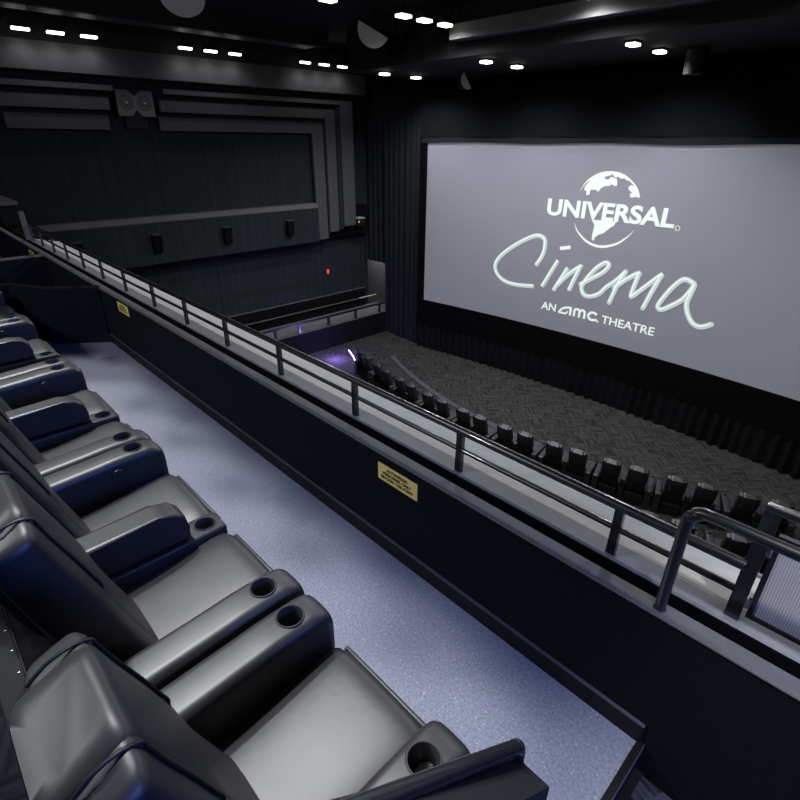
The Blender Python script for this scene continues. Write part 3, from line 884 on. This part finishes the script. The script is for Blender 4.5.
for cx, cz, rr in ((-5.72, -.145, .065), (-7.60, -3.41, .03)):
    ribbon(bm, [(cx + rr * math.cos(2 * PI * k / 20), cz + rr * math.sin(2 * PI * k / 20)) for k in range(21)], .022, .010, cap=False)
obj('registered_mark', bm, M['logo'], s)

# ------------------------------------------------------------------ ceiling lights
def lamp(loc, energy, kind='SPOT', col=(.96, .975, 1), size=2.7, blend=.7, rad=.12, rot=(0, 0, 0)):
    d = bpy.data.lights.new('house_lamp', kind)
    d.energy = energy; d.color = col
    if kind == 'SPOT': d.spot_size = size; d.spot_blend = blend
    d.shadow_soft_size = rad
    o = bpy.data.objects.new('house_lamp', d); COL.objects.link(o)
    o.location = loc; o.rotation_euler = rot
    return o

def fixture(x, y, z, L, W, label, group, top):
    t = thing('ceiling_light', label, 'ceiling light', (x, y, z), group=group)
    obj('housing', B(-W / 2 - .03, W / 2 + .03, -L / 2 - .03, L / 2 + .03, .03, .16, bev=.01, seg=1), M['base'], t)
    obj('lens', B(-W / 2, W / 2, -L / 2, L / 2, -.03, .029, bev=.015, seg=2), M['lens'], t, True)
    obj('hanger', B(-.02, .02, -.02, .02, .161, top - z), M['base'], t)
    return t

ordn = ['first', 'second', 'third', 'fourth', 'fifth', 'sixth', 'seventh', 'eighth', 'ninth']
E_ = 210
wy = [4.10, 4.89, 5.70, 8.40, 9.22, 10.06, 12.80, 13.64, 14.49]
for i, y in enumerate(wy):
    fixture(-18.3, y, 4.58, .40, .14, 'glowing white ceiling light above the left wall cornice, %s from the left' % ordn[i], 'lights above the left wall', 5.2)
    lamp((-18.3, y, 4.50), E_ * .07)
for i, (y, lab) in enumerate(((10.08, 'first'), (10.77, 'second'), (11.50, 'third'))):
    fixture(-10.42, y, 4.62, .34, .22, 'glowing ceiling light in the trio left of the lit grey beam, %s of three' % lab, 'lights left of the lit beam', 5.2)
    lamp((-10.42, y, 4.56), E_ * .8, size=3.0)
fixture(-10.42, 7.94, 4.62, .34, .22, 'ceiling light cut by the top edge of the photo, left of centre', 'lights at the top edge', 5.2)
fixture(-6.62, 12.02 - .5, 4.66, .34, .22, 'bright ceiling light glowing against the grey beam above the screen', 'lights at the top edge', 5.2)
lamp((-6.62, 11.5, 4.56), E_ * .8, size=3.0)
lamp((-10.42, 7.94, 4.56), E_, size=3.13, blend=.3)
for x, nm in ((-14.45, 'left'), (-10.37, 'middle'), (-6.33, 'right')):
    for y, w2 in ((13.15, 'farther left'), (14.58, 'farther right')):
        fixture(x, y, 3.99, .30, .22, 'bright ceiling light before the screen in the %s pair, the %s one' % (nm, 'left' if y < 14 else 'right'), 'paired lights before the screen', 4.06)
        lamp((x, y, 3.90), E_ * 2.2)
# the same rows carried on over the balcony, out of the frame
for x, e in ((-10.42, 2.6), (-6.4, 3.6), (-2.4, 2.6), (.8, 1.4)):
    lamp((x, 7.3, 4.62), E_ * e, rad=.25)
for x in (-6.4, -2.4, 1.6): lamp((x, 10.8, 4.62), E_ * 1.6, rad=.25)
lamp((-5.0, -3.6, 4.6), 520, 'POINT', rad=.25)  # unseen fill lamp added behind to brighten parapet, signs and ceiling speakers
for x in [-1.35 - .82 * i for i in range(8)]:
    lamp((x, .24, 4.9), 740, size=.41, blend=.5, rad=.10, rot=(math.radians(2), math.radians(-20), 0))
lamp((-19.9, 16.9, -2.6), 40, 'POINT', rad=.1)
lamp((-16.7, 12.3, -5.9), 130, 'POINT', (.35, .2, 1), rad=.05)
# blue glow from the stair side
d = bpy.data.lights.new('blue_wash', 'AREA'); d.spread = 1.25; d.energy = 38; d.color = (.10, .22, 1); d.size = 1.2
o = bpy.data.objects.new('blue_wash', d); COL.objects.link(o); o.location = (5.0, .5, 3.0); o.rotation_euler = Vector((-1, .0, -.45)).to_track_quat('-Z', 'Y').to_euler()
lamp((1.0, .1, 4.9), 700, size=.66, blend=.6, rad=.1, rot=(math.radians(22), 0, 0))  # unseen white lamp added to brighten the gate panel
# aisle LED in the stalls
bm = T(smoothpath([(-17.15, 13.35, ZB + .02), (-16.44, 13.02, ZB + .02), (-15.75, 12.62, ZB + .02)], 5), .022, 8)
tag(obj('led_strip', bm, M['purple'], None, True), 'glowing purple light strip curving along the aisle floor below', 'light strip')

# hanging surround speakers
def disc_speaker(A, Bp, depth_dir, rad_scale, label):
    A = Vector(A); Bp = Vector(Bp)
    t = thing('ceiling_speaker', label, 'speaker', tuple((A + Bp) / 2), group='half round speakers under the ceiling')
    u = (Bp - A); R = u.length / 2; u.normalize()
    n_ = Vector(depth_dir).normalized(); n_ = (n_ - u * n_.dot(u)).normalized()
    v = n_.cross(u)
    if v.z > 0: v = -v
    for nm, m, d0, d1, sc_ in (('grille', M['speaker'], 0, .03, 1), ('cabinet', M['base'], -.32, -.002, .98)):
        bm = bmesh.new()
        pts = [u * (R * sc_ * math.cos(a)) + v * (R * sc_ * rad_scale * math.sin(a)) for a in [PI * k / 20 for k in range(21)]]
        f0 = [bm.verts.new(p + n_ * d1) for p in pts]; f1 = [bm.verts.new(p * (1 if d0 > -.1 else .75) + n_ * d0) for p in pts]
        bm.faces.new(f0); bm.faces.new(f1[::-1])
        for k in range(21): bm.faces.new((f0[k], f1[k], f1[(k + 1) % 21], f0[(k + 1) % 21]))
        obj(nm, bm, m, t, True, 40)
    c = -n_ * .2
    obj('hanger', B(c.x - .03, c.x + .03, c.y - .03, c.y + .03, .05, 5.2 - t.location.z), M['base'], t)
    return t
disc_speaker((-12.455, 10.46, 4.84), (-11.956, 11.009, 4.465), (.6, -.75, -.3), 1.0, 'half round grey speaker hanging under the dark ceiling, whole in view')
disc_speaker((-13.28, 5.684, 4.83), (-12.521, 6.337, 4.715), (.6, -.75, -.3), .75, 'half round grey speaker hanging at the top edge of the photo')
disc_speaker((-12.62, 14.9, 4.04), (-12.48, 15.12, 3.60), (.95, -.2, -.1), .9, 'thin edge-on grey speaker hanging before the drape above screen')
t = thing('hanging_can', 'dark round fixture hanging under the ceiling above the screen', 'fixture', (-5.62, 15.0, 3.75))
bm = bmesh.new(); bmesh.ops.create_cone(bm, cap_ends=True, segments=24, radius1=.22, radius2=.25, depth=.5, matrix=Matrix.Translation((0, 0, .02)))
obj('body', bm, M['base'], t, True, 40)
obj('hanger', B(-.02, .02, -.02, .02, .275, .31), M['base'], t)

# ------------------------------------------------------------------ world, camera
w = bpy.data.worlds.new('World'); sc.world = w; w.use_nodes = True
w.node_tree.nodes['Background'].inputs['Color'].default_value = (.02, .022, .03, 1)
w.node_tree.nodes['Background'].inputs['Strength'].default_value = .15
cam = bpy.data.cameras.new('camera'); co = bpy.data.objects.new('camera', cam); COL.objects.link(co)
cam.sensor_fit = 'HORIZONTAL'; cam.sensor_width = 36; cam.lens = 517.61 / 800 * 36; cam.clip_start = .05; cam.clip_end = 100
yaw, pit, rol = .803663, .462652, .0064770
fwd = Vector((-math.sin(yaw) * math.cos(pit), math.cos(yaw) * math.cos(pit), -math.sin(pit)))
right = Vector((math.cos(yaw), math.sin(yaw), 0)); up = right.cross(fwd)
r2 = right * math.cos(rol) + up * math.sin(rol); u2 = -right * math.sin(rol) + up * math.cos(rol)
Rm = Matrix((r2, u2, -fwd)).transposed()
co.matrix_world = Matrix.Translation((0, 0, 2.05)) @ Rm.to_4x4()
sc.camera = co
sc.view_settings.view_transform = 'Standard'; sc.view_settings.look = 'None'
sc.view_settings.exposure = 0; sc.view_settings.gamma = 1
